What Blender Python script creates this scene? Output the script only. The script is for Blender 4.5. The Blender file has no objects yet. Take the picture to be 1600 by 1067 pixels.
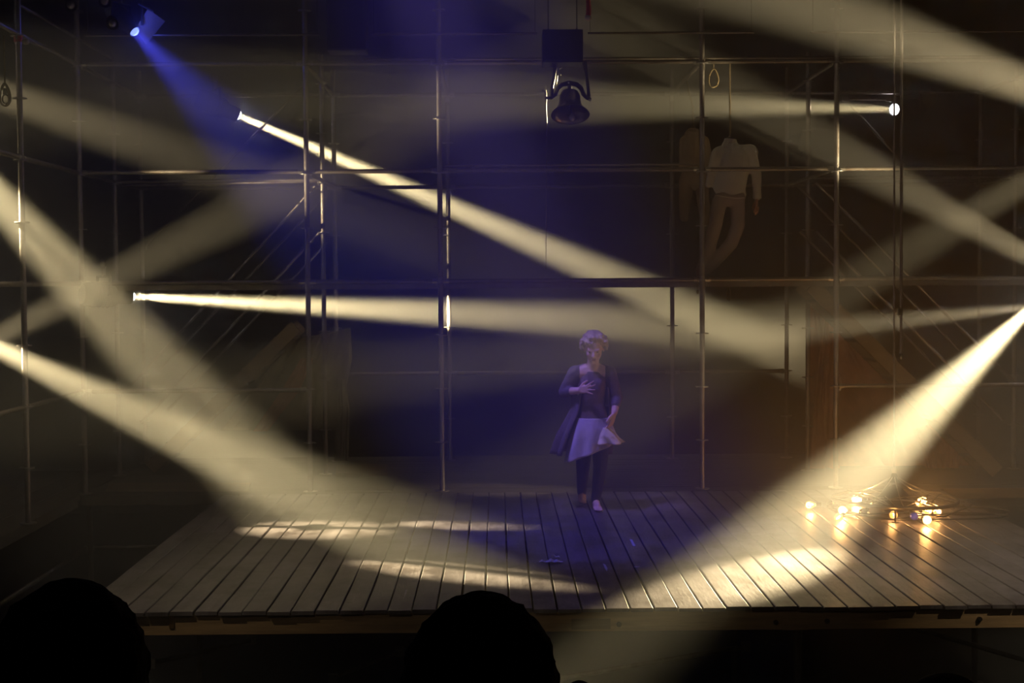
import bpy, bmesh, math, random
from mathutils import Vector, Matrix, noise
random.seed(7)
PI = math.pi
S = bpy.context.scene
COL = S.collection

# ------------------------------------------------------------------ camera
F = 2248.0                      # focal length in pixels of the 1600 px wide frame
CAM = Vector((0, 0, 2.0))       # the stage floor is z = 0
_c = Vector((776 - 800, 533.5 - 439, -F)).normalized()      # camera-space direction of world +Y
_roll = 0.0065
_k = -(-math.sin(_roll) * _c.x + math.cos(_roll) * _c.y) / _c.z
_u = Vector((-math.sin(_roll), math.cos(_roll), _k)).normalized()
_x = _c.cross(_u).normalized()
ROT = Matrix((_x, _c, _u))      # camera space -> world
cam = bpy.data.objects.new('camera', bpy.data.cameras.new('camera'))
COL.objects.link(cam)
cam.data.sensor_width = 36.0
cam.data.lens = F / 1600 * 36.0
cam.data.clip_start = 0.05
cam.matrix_world = Matrix.Translation(CAM) @ ROT.to_4x4()
S.camera = cam

def at(px, py, Y):
    """world point on the plane y = Y seen at pixel (px, py)"""
    d = ROT @ Vector((px - 800, 533.5 - py, -F))
    return CAM + d * (Y / d.y)

def on_floor(px, py, z=0.0):
    d = ROT @ Vector((px - 800, 533.5 - py, -F))
    return CAM + d * ((z - CAM.z) / d.z)

# ------------------------------------------------------------------ world, haze, exposure
HAZE = 0.105
W = bpy.data.worlds.new('world'); S.world = W; W.use_nodes = True
nt = W.node_tree; nt.nodes.clear()
wo = nt.nodes.new('ShaderNodeOutputWorld')
bg = nt.nodes.new('ShaderNodeBackground'); bg.inputs[0].default_value = (0, 0, 0, 1); bg.inputs[1].default_value = 0
nt.links.new(bg.outputs[0], wo.inputs['Surface'])
S.view_settings.view_transform = 'Standard'
S.view_settings.look = 'None'
S.view_settings.gamma = 1
S.view_settings.use_curve_mapping = False
S.view_settings.exposure = -0.15
cy = S.cycles
cy.use_denoising = True
cy.max_bounces = 4
cy.diffuse_bounces = 1
cy.glossy_bounces = 2
cy.transmission_bounces = 3
cy.transparent_max_bounces = 8
cy.volume_bounces = 0
cy.sample_clamp_indirect = 3
cy.use_adaptive_sampling = False

# ------------------------------------------------------------------ stage light table
WARM = (1.0, 0.80, 0.42)
DIMW = (1.0, 0.78, 0.42)
# name, source (px, py, Y), aim (px, py, Y), watts, full angle, blend, colour, label
BEAMS = [
 (( 372, 180, 16.22), (1235, 553, 19.90), 190000, 5.8, 1., WARM, 'lit moving spotlight up behind the left stair, beam crossing down to the right'),
 (( 205, 463, 13.95), (1290, 520, 19.90), 150000, 5.8, 1., WARM, 'lit spotlight tucked below the middle gallery, at the left beside the stair rails'),
 ((1397, 171, 16.10), ( 860, 158, 12.80), 21000, 6.0, 1., WARM, 'lit spotlight at upper right, beam running left towards the bell'),
 ((1618, 474, 14.30), (1175, 905, 9.60), 85000, 8.8, 1., WARM, 'spotlight just past the right edge, beam falling over the lamp ring'),
 ((-200, 447, 13.00), ( 700, 890, 9.85), 74000, 5.8, 1., WARM, 'spotlight off the left gallery, low beam reaching the front of the boards'),
 ((-300, 425, 13.2), ( 725, 823, 11.72), 62000, 4.4, 1., WARM, 'second low spotlight off the left gallery, grazing the rear half of the boards'),
 ((-260, 40, 12.3), ( 490, 828, 11.60), 40000, 10.0, 1., WARM, 'spotlight high off the left gallery, steep beam onto the boards'),
 ((-260, 655, 12.6), ( 470, 285, 13.60), 9000, 8.5, 1., DIMW, 'spotlight low off the left side, beam climbing towards the rear'),
 ((-400, 10, 11.0), ( 400, 285, 14.50), 8500, 9.0, 1., DIMW, 'dim spotlight high off the left side, shallow falling beam'),
 ((1960, 265, 11.5), (1000, -90, 12.5), 16000, 11.0, 1., DIMW, 'dim spotlight off the right side, beam climbing out of the top'),
 ((1830, 520, 13.0), (1180, 165, 13.9), 10000, 9.5, 1., DIMW, 'dim spotlight off the right side, beam climbing past the gallery rail'),
 ((1900, 110, 12.6), (1290, 470, 13.2), 5000, 9.0, 1., DIMW, 'dim spotlight high off the right side, beam falling to the left'),
 ((1665, 474, 13.3), (1200, 522, 12.1), 9000, 6.0, 1., DIMW, 'dim spotlight below the right gallery, level beam running left'),
]

# ------------------------------------------------------------------ materials
def mat(name, col, rough=.6, metal=0., spec=.5, var=None, scale=6., bump=0., bscale=40., stretch=(1, 1, 1), coat=0.):
    m = bpy.data.materials.new(name); m.use_nodes = True
    n = m.node_tree; b = n.nodes['Principled BSDF']
    b.inputs['Base Color'].default_value = (*col, 1)
    b.inputs['Roughness'].default_value = rough
    b.inputs['Metallic'].default_value = metal
    b.inputs['Specular IOR Level'].default_value = spec
    b.inputs['Coat Weight'].default_value = coat
    tc = n.nodes.new('ShaderNodeTexCoord'); mp = n.nodes.new('ShaderNodeMapping')
    mp.inputs['Scale'].default_value = stretch
    n.links.new(tc.outputs['Object'], mp.inputs[0])
    if var is not None:
        t = n.nodes.new('ShaderNodeTexNoise'); t.inputs['Scale'].default_value = scale; t.inputs['Detail'].default_value = 6
        t.inputs['Roughness'].default_value = .65
        n.links.new(mp.outputs[0], t.inputs['Vector'])
        r = n.nodes.new('ShaderNodeValToRGB')
        r.color_ramp.elements[0].position = .33; r.color_ramp.elements[1].position = .68
        r.color_ramp.elements[0].color = (*var, 1); r.color_ramp.elements[1].color = (*col, 1)
        n.links.new(t.outputs['Fac'], r.inputs[0]); n.links.new(r.outputs[0], b.inputs['Base Color'])
    if bump:
        t2 = n.nodes.new('ShaderNodeTexNoise'); t2.inputs['Scale'].default_value = bscale; t2.inputs['Detail'].default_value = 4
        n.links.new(mp.outputs[0], t2.inputs['Vector'])
        bp = n.nodes.new('ShaderNodeBump'); bp.inputs['Strength'].default_value = bump; bp.inputs['Distance'].default_value = .01
        n.links.new(t2.outputs['Fac'], bp.inputs['Height']); n.links.new(bp.outputs[0], b.inputs['Normal'])
    return m

def emit(name, col, s):
    m = bpy.data.materials.new(name); m.use_nodes = True
    n = m.node_tree; n.nodes.clear()
    o = n.nodes.new('ShaderNodeOutputMaterial'); e = n.nodes.new('ShaderNodeEmission')
    e.inputs[0].default_value = (*col, 1); e.inputs[1].default_value = s
    if name.startswith('lens'):      # a real lens glows and lets the lamp's light through
        tr = n.nodes.new('ShaderNodeBsdfTransparent'); ad = n.nodes.new('ShaderNodeAddShader')
        n.links.new(tr.outputs[0], ad.inputs[0]); n.links.new(e.outputs[0], ad.inputs[1]); n.links.new(ad.outputs[0], o.inputs[0])
    else:
        n.links.new(e.outputs[0], o.inputs[0])
    m.cycles.emission_sampling = 'NONE'
    return m

def glass(name, tint=(1, 1, 1), glow=None, gs=0.):
    m = bpy.data.materials.new(name); m.use_nodes = True
    n = m.node_tree; n.nodes.clear()
    o = n.nodes.new('ShaderNodeOutputMaterial'); mx = n.nodes.new('ShaderNodeMixShader')
    tr = n.nodes.new('ShaderNodeBsdfTransparent'); tr.inputs[0].default_value = (*tint, 1)
    gl = n.nodes.new('ShaderNodeBsdfGlossy'); gl.inputs['Roughness'].default_value = .08
    fr = n.nodes.new('ShaderNodeLayerWeight'); fr.inputs[0].default_value = .35
    n.links.new(fr.outputs['Fresnel'], mx.inputs[0]); n.links.new(tr.outputs[0], mx.inputs[1]); n.links.new(gl.outputs[0], mx.inputs[2])
    if glow:
        e = n.nodes.new('ShaderNodeEmission'); e.inputs[0].default_value = (*glow, 1); e.inputs[1].default_value = gs
        ad = n.nodes.new('ShaderNodeAddShader'); n.links.new(mx.outputs[0], ad.inputs[0]); n.links.new(e.outputs[0], ad.inputs[1])
        n.links.new(ad.outputs[0], o.inputs[0]); m.cycles.emission_sampling = 'NONE'
    else:
        n.links.new(mx.outputs[0], o.inputs[0])
    return m

M = {
 'black_drape': mat('black_drape', (.012, .011, .011), .95, spec=.1, bump=.3, bscale=3, stretch=(6, 1, .4)),
 'black_floor': mat('black_floor', (.02, .018, .017), .8, spec=.2, var=(.01, .01, .01), scale=3),
 'galv': mat('galv', (.30, .28, .26), .40, .75, var=(.17, .13, .10), scale=9, bump=.15, bscale=60),
 'galv_lit': mat('galv_lit', (.46, .44, .43), .42, .65, var=(.28, .24, .22), scale=9, bump=.15, bscale=60),  # paler copy of galv, the light on posts and rails put into its colour
 'grey_paint': mat('grey_paint', (.30, .30, .32), .6),
 'rosette': mat('rosette', (.45, .43, .42), .35, .9),
 'deckwood': mat('deckwood', (.10, .085, .07), .7, var=(.04, .034, .028), scale=5, stretch=(1, 6, 1), bump=.3),
 'palewood': mat('palewood', (.28, .21, .13), .65, var=(.16, .11, .07), scale=5, stretch=(.6, 6, 6), bump=.2),
 'beam': mat('beam', (.5, .34, .18), .6, var=(.27, .18, .10), scale=3, stretch=(.6, 5, 8), bump=.2),
 'steel': mat('steel', (.5, .48, .45), .3, .9),
 'brass': mat('brass', (.7, .42, .16), .3, .9),
 'iron': mat('iron', (.07, .065, .06), .32, .7, bump=.1),
 'bell': mat('bell', (.26, .22, .17), .24, .9, var=(.16, .14, .11), scale=8),
 'housing': mat('housing', (.015, .015, .017), .5, .2),
 'rope': mat('rope', (.26, .20, .10), .85, var=(.15, .11, .05), scale=60, bump=.5, bscale=150),
 'black_rubber': mat('black_rubber', (.02, .02, .02), .45),
 'red_cord': mat('red_cord', (.75, .02, .05), .5),
 'cream': mat('cream', (.75, .65, .45), .45),
 'canvas': mat('canvas', (.80, .44, .31), .9, var=(.42, .23, .16), scale=4, bump=.4, bscale=8),
 'canvas_green': mat('canvas_green', (.40, .37, .27), .9, var=(.20, .18, .12), scale=4, bump=.4, bscale=8),
 'shirt': mat('shirt', (.78, .76, .68), .9, var=(.58, .56, .50), scale=6, bump=.3, bscale=20),
 'shirt_tan': mat('shirt_tan', (.44, .32, .19), .9, var=(.30, .21, .13), scale=6, bump=.3, bscale=20),
 'trousers': mat('trousers', (.34, .26, .23), .9, var=(.24, .19, .17), scale=6, bump=.3, bscale=20),
 'trousers_tan': mat('trousers_tan', (.42, .27, .16), .9, var=(.28, .19, .11), scale=6, bump=.3, bscale=20),
 'dummy_hand': mat('dummy_hand', (.35, .16, .10), .8),
 'skin': mat('skin', (.86, .60, .50), .5, var=(.76, .48, .38), scale=9),
 'hair_blonde': mat('hair_blonde', (.80, .66, .46), .55, var=(.34, .25, .15), scale=22, bump=.9, bscale=55),
 'hair_black': mat('hair_black', (.004, .004, .004), .9, spec=.05, bump=.5, bscale=90),
 'hair_red': mat('hair_red', (.03, .012, .008), .8, spec=.1, bump=.5, bscale=90),
 'dark_skin': mat('dark_skin', (.02, .013, .01), .8, spec=.1),
 'black_cloth': mat('black_cloth', (.006, .006, .007), .95, spec=.05),
 'cardigan': mat('cardigan', (.19, .15, .17), .9, var=(.11, .09, .105), scale=30, bump=.5, bscale=60),
 'dress': mat('dress', (.20, .14, .15), .85, var=(.13, .09, .10), scale=14, bump=.3, bscale=30),
 'skirt': mat('skirt', (.66, .58, .64), .85, var=(.46, .40, .46), scale=10, bump=.3, bscale=30),
 'petticoat': mat('petticoat', (.78, .68, .50), .8, bump=.3, bscale=30),
 'leggings': mat('leggings', (.05, .042, .045), .8, bump=.2),
 'lips': mat('lips', (.45, .14, .12), .5),
 'shoe': mat('shoe', (.55, .50, .50), .6),
 'paper': mat('paper', (.82, .80, .85), .8),
 'seat_fabric': mat('seat_fabric', (.02, .01, .01), .95, spec=.1),
 'lens': emit('lens', (1.0, .95, .98), 30),
 'lens_blue': emit('lens_blue', (.30, .42, 1.0), 2.2),
 'filament': emit('filament', (1.0, .62, .22), 90),
 'bulb': glass('bulb', (1, .93, .82), (1.0, .36, .07), 1.4),
 'bulb_hot': glass('bulb_hot', (1, .93, .82), (1.0, .50, .14), 7.0),
 'bulb_off': glass('bulb_off', (.85, .85, .85)),
 'bulb_blue': mat('bulb_blue', (.05, .06, .55), .15),
}

# worn painted stage boards
def board_material():
    m = mat('stage_boards', (.27, .225, .19), .42, spec=.5)
    n = m.node_tree; b = n.nodes['Principled BSDF']; L = n.links
    tc = n.nodes.new('ShaderNodeTexCoord')
    def nz(scale, st, det=6, rough=.6):
        mp = n.nodes.new('ShaderNodeMapping'); mp.inputs['Scale'].default_value = st
        L.new(tc.outputs['Object'], mp.inputs[0])
        t = n.nodes.new('ShaderNodeTexNoise'); t.inputs['Scale'].default_value = scale; t.inputs['Detail'].default_value = det
        t.inputs['Roughness'].default_value = rough
        L.new(mp.outputs[0], t.inputs['Vector']); return t.outputs['Fac']
    def ramp(s, p0, c0, p1, c1):
        r = n.nodes.new('ShaderNodeValToRGB')
        r.color_ramp.elements[0].position = p0; r.color_ramp.elements[0].color = (*c0, 1)
        r.color_ramp.elements[1].position = p1; r.color_ramp.elements[1].color = (*c1, 1)
        L.new(s, r.inputs[0]); return r.outputs[0]
    def mul(a, c):
        x = n.nodes.new('ShaderNodeMix'); x.data_type = 'RGBA'; x.blend_type = 'MULTIPLY'; x.inputs[0].default_value = 1
        L.new(a, x.inputs[6]); L.new(c, x.inputs[7]); return x.outputs[2]
    base = ramp(nz(1.6, (1, .7, 1)), .3, (.13, .115, .13), .7, (.29, .265, .30))
    grain = ramp(nz(5, (6, .35, 1)), .3, (.72, .70, .68), .7, (1, 1, 1))
    stain = ramp(nz(3.2, (1, .8, 1), 8, .7),   .38, (.34, .30, .29), .54, (1, 1, 1))
    # every board its own tone
    sx = n.nodes.new('ShaderNodeSeparateXYZ'); L.new(tc.outputs['Object'], sx.inputs[0])
    dv = n.nodes.new('ShaderNodeMath'); dv.operation = 'DIVIDE'; L.new(sx.outputs[0], dv.inputs[0]); dv.inputs[1].default_value = 6.8 / 46
    fl = n.nodes.new('ShaderNodeMath'); fl.operation = 'FLOOR'; L.new(dv.outputs[0], fl.inputs[0])
    wn = n.nodes.new('ShaderNodeTexWhiteNoise'); wn.noise_dimensions = '1D'; L.new(fl.outputs[0], wn.inputs['W'])
    tone = ramp(wn.outputs['Value'], 0, (.78, .78, .78), 1, (1, 1, 1))
    knots = ramp(nz(9, (1.6, .9, 1), 2, .4), .22, (.2, .16, .13), .27, (1, 1, 1))
    c = mul(mul(mul(mul(base, grain), stain), tone), knots)
    L.new(c, b.inputs['Base Color'])
    rr = n.nodes.new('ShaderNodeMapRange'); L.new(nz(4, (1, .6, 1)), rr.inputs[0])
    rr.inputs[3].default_value = .26; rr.inputs[4].default_value = .52
    L.new(rr.outputs[0], b.inputs['Roughness'])
    bp = n.nodes.new('ShaderNodeBump'); bp.inputs['Strength'].default_value = .6; bp.inputs['Distance'].default_value = .006
    L.new(nz(14, (3, .5, 1)), bp.inputs['Height']); L.new(bp.outputs[0], b.inputs['Normal'])
    return m
M['boards'] = board_material()

# ------------------------------------------------------------------ mesh builder
def frame(d):
    d = d.normalized()
    a = Vector((0, 0, 1)) if abs(d.z) < .95 else Vector((1, 0, 0))
    u = d.cross(a).normalized(); v = d.cross(u).normalized()
    return u, v

class MB:
    def __init__(s): s.v = []; s.f = []
    def ring_strip(s, rings, closed=True, cap=True):
        n = len(rings[0]); base = len(s.v)
        for r in rings: s.v += [tuple(p) for p in r]
        for i in range(len(rings) - 1):
            for j in range(n if closed else n - 1):
                a = base + i * n + j; b = base + i * n + (j + 1) % n
                s.f.append((a, b, b + n, a + n))
        if cap and closed:
            s.f.append(tuple(base + j for j in reversed(range(n))))
            s.f.append(tuple(base + (len(rings) - 1) * n + j for j in range(n)))
        return s
    def tube(s, a, b, r, r2=None, seg=10):
        a = Vector(a); b = Vector(b); r2 = r if r2 is None else r2
        u, v = frame(b - a)
        rs = [[p + (u * math.cos(t) + v * math.sin(t)) * q for t in [2 * PI * k / seg for k in range(seg)]] for p, q in ((a, r), (b, r2))]
        return s.ring_strip(rs)
    def path(s, pts, r, seg=6, closed=False):
        pts = [Vector(p) for p in pts]; rs = []; N = len(pts)
        for i, p in enumerate(pts):
            q = pts[(i + 1) % N] if (closed or i < N - 1) else p
            o = pts[i - 1] if (closed or i > 0) else p
            d = q - o
            if d.length < 1e-6: d = Vector((0, 0, 1))
            u, v = frame(d)
            rr = r[i] if isinstance(r, (list, tuple)) else r
            rs.append([p + (u * math.cos(t) + v * math.sin(t)) * rr for t in [2 * PI * k / seg for k in range(seg)]])
        if closed: rs.append(rs[0])
        return s.ring_strip(rs, cap=not closed)
    def capsule(s, a, b, ra, rb, seg=14, flat=None):
        """tapered limb piece with round ends; flat=(axis vector, factor) squashes the section"""
        a = Vector(a); b = Vector(b); d = (b - a); L = d.length
        if L < 1e-6: d = Vector((0, 0, 1)); b = a + d * 1e-4
        dn = d.normalized(); u, v = frame(d); rs = []
        prof = [(-ra * math.cos(t), ra * math.sin(t)) for t in [PI / 2 * k / 4 for k in range(1, 5)]]
        prof = [(-ra * math.cos(PI / 2 * k / 4), ra * math.sin(PI / 2 * k / 4)) for k in range(0, 5)]
        prof += [(L + rb * math.sin(PI / 2 * k / 4), rb * math.cos(PI / 2 * k / 4)) for k in range(0, 5)]
        for h, r in prof:
            r = max(r, 1e-4); ring = []
            for k in range(seg):
                t = 2 * PI * k / seg
                o = (u * math.cos(t) + v * math.sin(t)) * r
                if flat: ax = Vector(flat[0]).normalized(); o = o - ax * o.dot(ax) * (1 - flat[1])
                ring.append(a + dn * h + o)
            rs.append(ring)
        return s.ring_strip(rs)
    def chain(s, pts, rad, seg=14, flat=None):
        for i in range(len(pts) - 1): s.capsule(pts[i], pts[i + 1], rad[i], rad[i + 1], seg, flat)
        return s
    def ellipsoid(s, c, r, seg=20, rows=12, rot=None):
        c = Vector(c); rs = []
        for i in range(rows + 1):
            t = PI * i / rows; q = max(math.sin(t), 1e-3); ring = []
            for k in range(seg):
                a = 2 * PI * k / seg
                p = Vector((r[0] * q * math.cos(a), r[1] * q * math.sin(a), -r[2] * math.cos(t)))
                if rot: p = rot @ p
                ring.append(c + p)
            rs.append(ring)
        return s.ring_strip(rs)
    def box(s, lo, hi, rot=None, c=None):
        lo = Vector(lo); hi = Vector(hi); base = len(s.v)
        for z in (lo.z, hi.z):
            for x, y in ((lo.x, lo.y), (hi.x, lo.y), (hi.x, hi.y), (lo.x, hi.y)):
                p = Vector((x, y, z))
                if rot: p = rot @ p
                if c is not None: p = p + Vector(c)
                s.v.append(tuple(p))
        for f in ((0, 3, 2, 1), (4, 5, 6, 7), (0, 1, 5, 4), (1, 2, 6, 5), (2, 3, 7, 6), (3, 0, 4, 7)):
            s.f.append(tuple(base + i for i in f))
        return s
    def lathe(s, prof, c=(0, 0, 0), axis=None, seg=32, cap=False):
        c = Vector(c); ax = Vector(axis or (0, 0, 1)).normalized(); u, v = frame(ax)
        rs = [[c + ax * h + (u * math.cos(2 * PI * k / seg) + v * math.sin(2 * PI * k / seg)) * max(r, 1e-4) for k in range(seg)] for r, h in prof]
        return s.ring_strip(rs, cap=cap)
    def build(s, name, m, parent=None, smooth=True, loc=None):
        me = bpy.data.meshes.new(name)
        off = Vector(loc) if loc is not None else Vector((0, 0, 0))
        me.from_pydata([tuple(Vector(p) - off) for p in s.v], [], s.f); me.update()
        bm = bmesh.new(); bm.from_mesh(me); bmesh.ops.recalc_face_normals(bm, faces=bm.faces); bm.to_mesh(me); bm.free()
        me.materials.append(M[m])
        if smooth:
            me.polygons.foreach_set('use_smooth', [True] * len(me.polygons))
            try: me.set_sharp_from_angle(angle=math.radians(50))
            except Exception: pass
        o = bpy.data.objects.new(name, me); COL.objects.link(o)
        if parent is not None:
            o.parent = parent
            o.location = off - world_loc(parent)
        else: o.location = off
        return o

def world_loc(o):
    p = Vector(o.location)
    while o.parent is not None: o = o.parent; p += Vector(o.location)
    return p

def tag(o, label, cat, group=None, kind=None):
    if label: o['label'] = label
    if cat: o['category'] = cat
    if group: o['group'] = group
    if kind: o['kind'] = kind
    return o

def thing(name, label, cat, loc=(0, 0, 0), group=None):
    o = bpy.data.objects.new(name, None); o.empty_display_size = .05; COL.objects.link(o); o.location = loc
    return tag(o, label, cat, group)

def remesh(o, vox, it=4, f=.5):
    r = o.modifiers.new('remesh', 'REMESH'); r.mode = 'VOXEL'; r.voxel_size = vox; r.use_smooth_shade = True
    s = o.modifiers.new('smooth', 'SMOOTH'); s.iterations = it; s.factor = f
    return o

def part(mb, name, m, root, smooth=True):
    """child mesh; vertices are given in world space"""
    o = mb.build(name, m, None, smooth)
    o.parent = root; o.location = -world_loc(root)
    return o

# ------------------------------------------------------------------ setting
PIT = -1.2
def structure(mb, name, m):
    o = mb.build(name, m, smooth=False); o['kind'] = 'structure'; return o
structure(MB().box((-9, -3, PIT - .1), (10, 20.2, PIT)), 'floor', 'black_floor')
structure(MB().box((-9, 20.0, PIT), (10, 20.2, 12.0)), 'wall_back', 'black_drape')
structure(MB().box((-9.2, -3, PIT), (-9, 20.2, 12.0)), 'wall_left', 'black_drape')
structure(MB().box((10, -3, PIT), (10.2, 20.2, 12.0)), 'wall_right', 'black_drape')
structure(MB().box((-9.2, -3, 12.0), (10.2, 20.2, 12.1)), 'ceiling', 'black_drape')

# theatre haze hanging over the stage end of the room
hm = bpy.data.materials.new('haze'); hm.use_nodes = True; hm.node_tree.nodes.clear()
ho = hm.node_tree.nodes.new('ShaderNodeOutputMaterial'); hv = hm.node_tree.nodes.new('ShaderNodeVolumeScatter')
hv.inputs['Color'].default_value = (1, 1, 1, 1); hv.inputs['Density'].default_value = HAZE; hv.inputs['Anisotropy'].default_value = 0.0
hm.node_tree.links.new(hv.outputs[0], ho.inputs['Volume']); M['haze'] = hm
hz_ = MB().box((-8.95, 7.3, PIT + .01), (9.95, 19.95, 5.9)).build('theatre_haze', 'haze', smooth=False)
tag(hz_, 'thin haze filling the air over the whole stage, showing the light beams', 'haze', kind='stuff')

# ------------------------------------------------------------------ stage platform
SX0, SX1, SY0, SY1 = -2.6, 4.2, 8.70, 13.55
st = thing('stage_platform', 'raised stage of worn wooden boards running front to back on scaffold legs', 'stage', ((SX0 + SX1) / 2, SY0, PIT))
mb = MB(); NB = 46; bw = (SX1 - SX0) / NB
for i in range(NB):
    x0 = SX0 + i * bw; g = .0035 + .003 * random.random(); dz = random.uniform(-.0025, .0015)
    y0 = SY0 + random.uniform(-.012, .012); x1 = x0 + bw
    rings = []
    ny = 14
    wob = random.uniform(0, 9)
    for j in range(ny + 1):
        y = y0 + (SY1 - y0) * j / ny
        w = .0022 * math.sin(y * 2.1 + wob) + .0012 * math.sin(y * 5.3 + wob)
        z = dz + .0012 * math.sin(y * 1.7 + wob * 2)
        l = x0 + g + w; r = x1 - g + w * .6
        rings.append([(l, y, -.024), (l, y, z - .004), (l + .004, y, z), (r - .004, y, z), (r, y, z - .004), (r, y, -.024)])
    mb.ring_strip(rings)
deck = mb.build('board_deck', 'boards', smooth=False); deck.parent = st; deck.location = -Vector(st.location)
part(MB().box((SX0 + .02, SY0 + .03, -.148), (SX1 - .02, SY0 + .085, -.026)), 'front_beam', 'beam', st, False)
part(MB().box((SX0 + .02, SY0 + .09, -.15), (SX0 + .07, SY1, -.036)), 'side_beam', 'beam', st, False)
part(MB().box((SX1 - .07, SY0 + .09, -.15), (SX1 - .02, SY1, -.036)), 'side_beam', 'beam', st, False)
part(MB().box((SX0 + .02, SY1 - .06, -.15), (SX1 - .02, SY1 - .01, -.036)), 'rear_beam', 'beam', st, False)
for k in range(5):
    y = SY0 + .9 + k * .8
    part(MB().box((SX0 + .08, y, -.13), (SX1 - .08, y + .045, -.036)), 'cross_beam', 'beam', st, False)
xs = [at(1253, 1000, SY0).x, at(720, 1000, SY0).x - .1, SX0 + .25, 3.75]
for x in xs:
    for y in (SY0 + .12, SY0 + 2.5, SY1 - .3):
        part(MB().tube((x, y, PIT), (x, y, -.04), .024, seg=14).tube((x, y, PIT), (x, y, PIT + .012), .07, seg=14), 'leg', 'galv', st)
def fascia_plate(px0, px1, py0, py1, m, name):
    a = at(px0, py0, SY0 + .022); b = at(px1, py1, SY0 + .022)
    return part(MB().box((a.x, SY0 + .022, b.z), (b.x, SY0 + .031, a.z)), name, m, st, False)
fascia_plate(893, 954, 967, 983, 'palewood', 'splice_plate')
fascia_plate(1222, 1264, 966, 984, 'beam', 'leg_bracket')
fascia_plate(264, 272, 961, 982, 'brass', 'brass_plate')['label'] = 'small brass plate catching light'
for px, py in ((967, 975), (1212, 972), (1292, 970), (1530, 967)):
    p = at(px, py, SY0 + .03)
    part(MB().tube((p.x, SY0 + .032, p.z), (p.x, SY0 + .018, p.z), .016, seg=12).tube((p.x, SY0 + .018, p.z), (p.x, SY0 + .01, p.z), .009, seg=6), 'bolt', 'iron', st)

# tubes bracing the platform from below
def brace(p, q, label, name='brace_tube', r=.016, cat='brace'):
    root = thing(name, label, cat, p)
    part(MB().tube(p, q, r, seg=10), 'tube', 'galv', root)
    d = (Vector(q) - Vector(p)).normalized()
    part(MB().box((-.03, -.02, -.03), (.03, .02, .03), c=Vector(p)), 'end_clamp', 'steel', root)
    part(MB().box((-.03, -.02, -.03), (.03, .02, .03), c=Vector(q)), 'end_clamp', 'steel', root)
    return root
brace(at(236, 1036, 8.85), at(392, 1000, 9.6), 'steel diagonal tube below the stage at left, beside the large dark head')
brace(at(1165, 1010, 9.2), at(860, 1062, 8.9), 'thin faint diagonal tube below the stage, just right of the centre head')
brace(at(1395, 972, 9.3), at(1640, 1042, 8.85), 'reddish diagonal tube below the stage at far right')
brace(at(520, 1060, 9.6), at(625, 1018, 9.9), 'short thin diagonal tube below the stage, left of the centre head', r=.012)

# ------------------------------------------------------------------ rear and side decks
rd = thing('rear_deck', 'dark wooden deck behind the stage under the gallery', 'deck', (0.7, 14.9, -.06))
mb = MB()
for i in range(20):
    y0 = 13.62 + i * .145
    mb.box((-3.955, y0, -.06), (5.6, y0 + .139, -.012 + random.uniform(-.002, .002)))
part(mb, 'planking', 'deckwood', rd, False)
part(MB().box((-3.955, 13.585, -.10), (-2.65, 13.615, -.005)), 'edge_board', 'deckwood', rd, False)
part(MB().box((4.25, 13.585, -.10), (5.6, 13.615, -.005)), 'edge_board', 'beam', rd, False)
for x in (-3.9, -2.7, -.5, 1.9, 3.2, 5.4):
    part(MB().tube((x, 13.7, PIT), (x, 13.7, -.06), .024), 'leg', 'galv', rd)
sd = thing('side_walkway', 'brown plank walkway outside the left row of scaffold uprights', 'deck', (-5.2, 11.5, -.06))
mb = MB()
for i in range(9):
    x0 = -6.4 + i * .27
    mb.box((x0, 8.2, -.06), (x0 + .262, 15.5, -.012))
part(mb, 'planking', 'deckwood', sd, False)
part(MB().box((-4.0, 8.2, -.11), (-3.965, 13.55, -.01)), 'edge_board', 'deckwood', sd, False)
for y in (8.6, 12.06):
    part(MB().tube((-6.2, y, PIT), (-6.2, y, -.06), .024), 'leg', 'galv', sd)

def slab(name, m, label, cat, pts, t):
    pts = [Vector(p) for p in pts]
    n = (pts[1] - pts[0]).cross(pts[2] - pts[0]).normalized() * t
    if n.z < 0: n = -n
    mb = MB(); mb.ring_strip([[p for p in pts], [p + n for p in pts]])
    o = mb.build(name, m, smooth=False, loc=pts[0]); return tag(o, label, cat)
a = on_floor(430, 760, .0); 
slab('wooden_board', 'palewood', 'flat plank lying on the rear deck near the foot of the left stair', 'board',
     [on_floor(524, 744), on_floor(606, 743), on_floor(604, 729), on_floor(526, 730)], .03)
slab('plywood_sheet', 'deckwood', 'brown plywood sheet flat on the deck behind the left uprights', 'board',
     [on_floor(508, 768), on_floor(612, 768), on_floor(622, 747), on_floor(530, 748)], .012)
slab('plywood_sheet', 'palewood', 'pale plank lying along the deck edge, below the left stair', 'board',
     [on_floor(165, 768), on_floor(388, 768), on_floor(392, 757), on_floor(172, 757)], .02)

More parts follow.
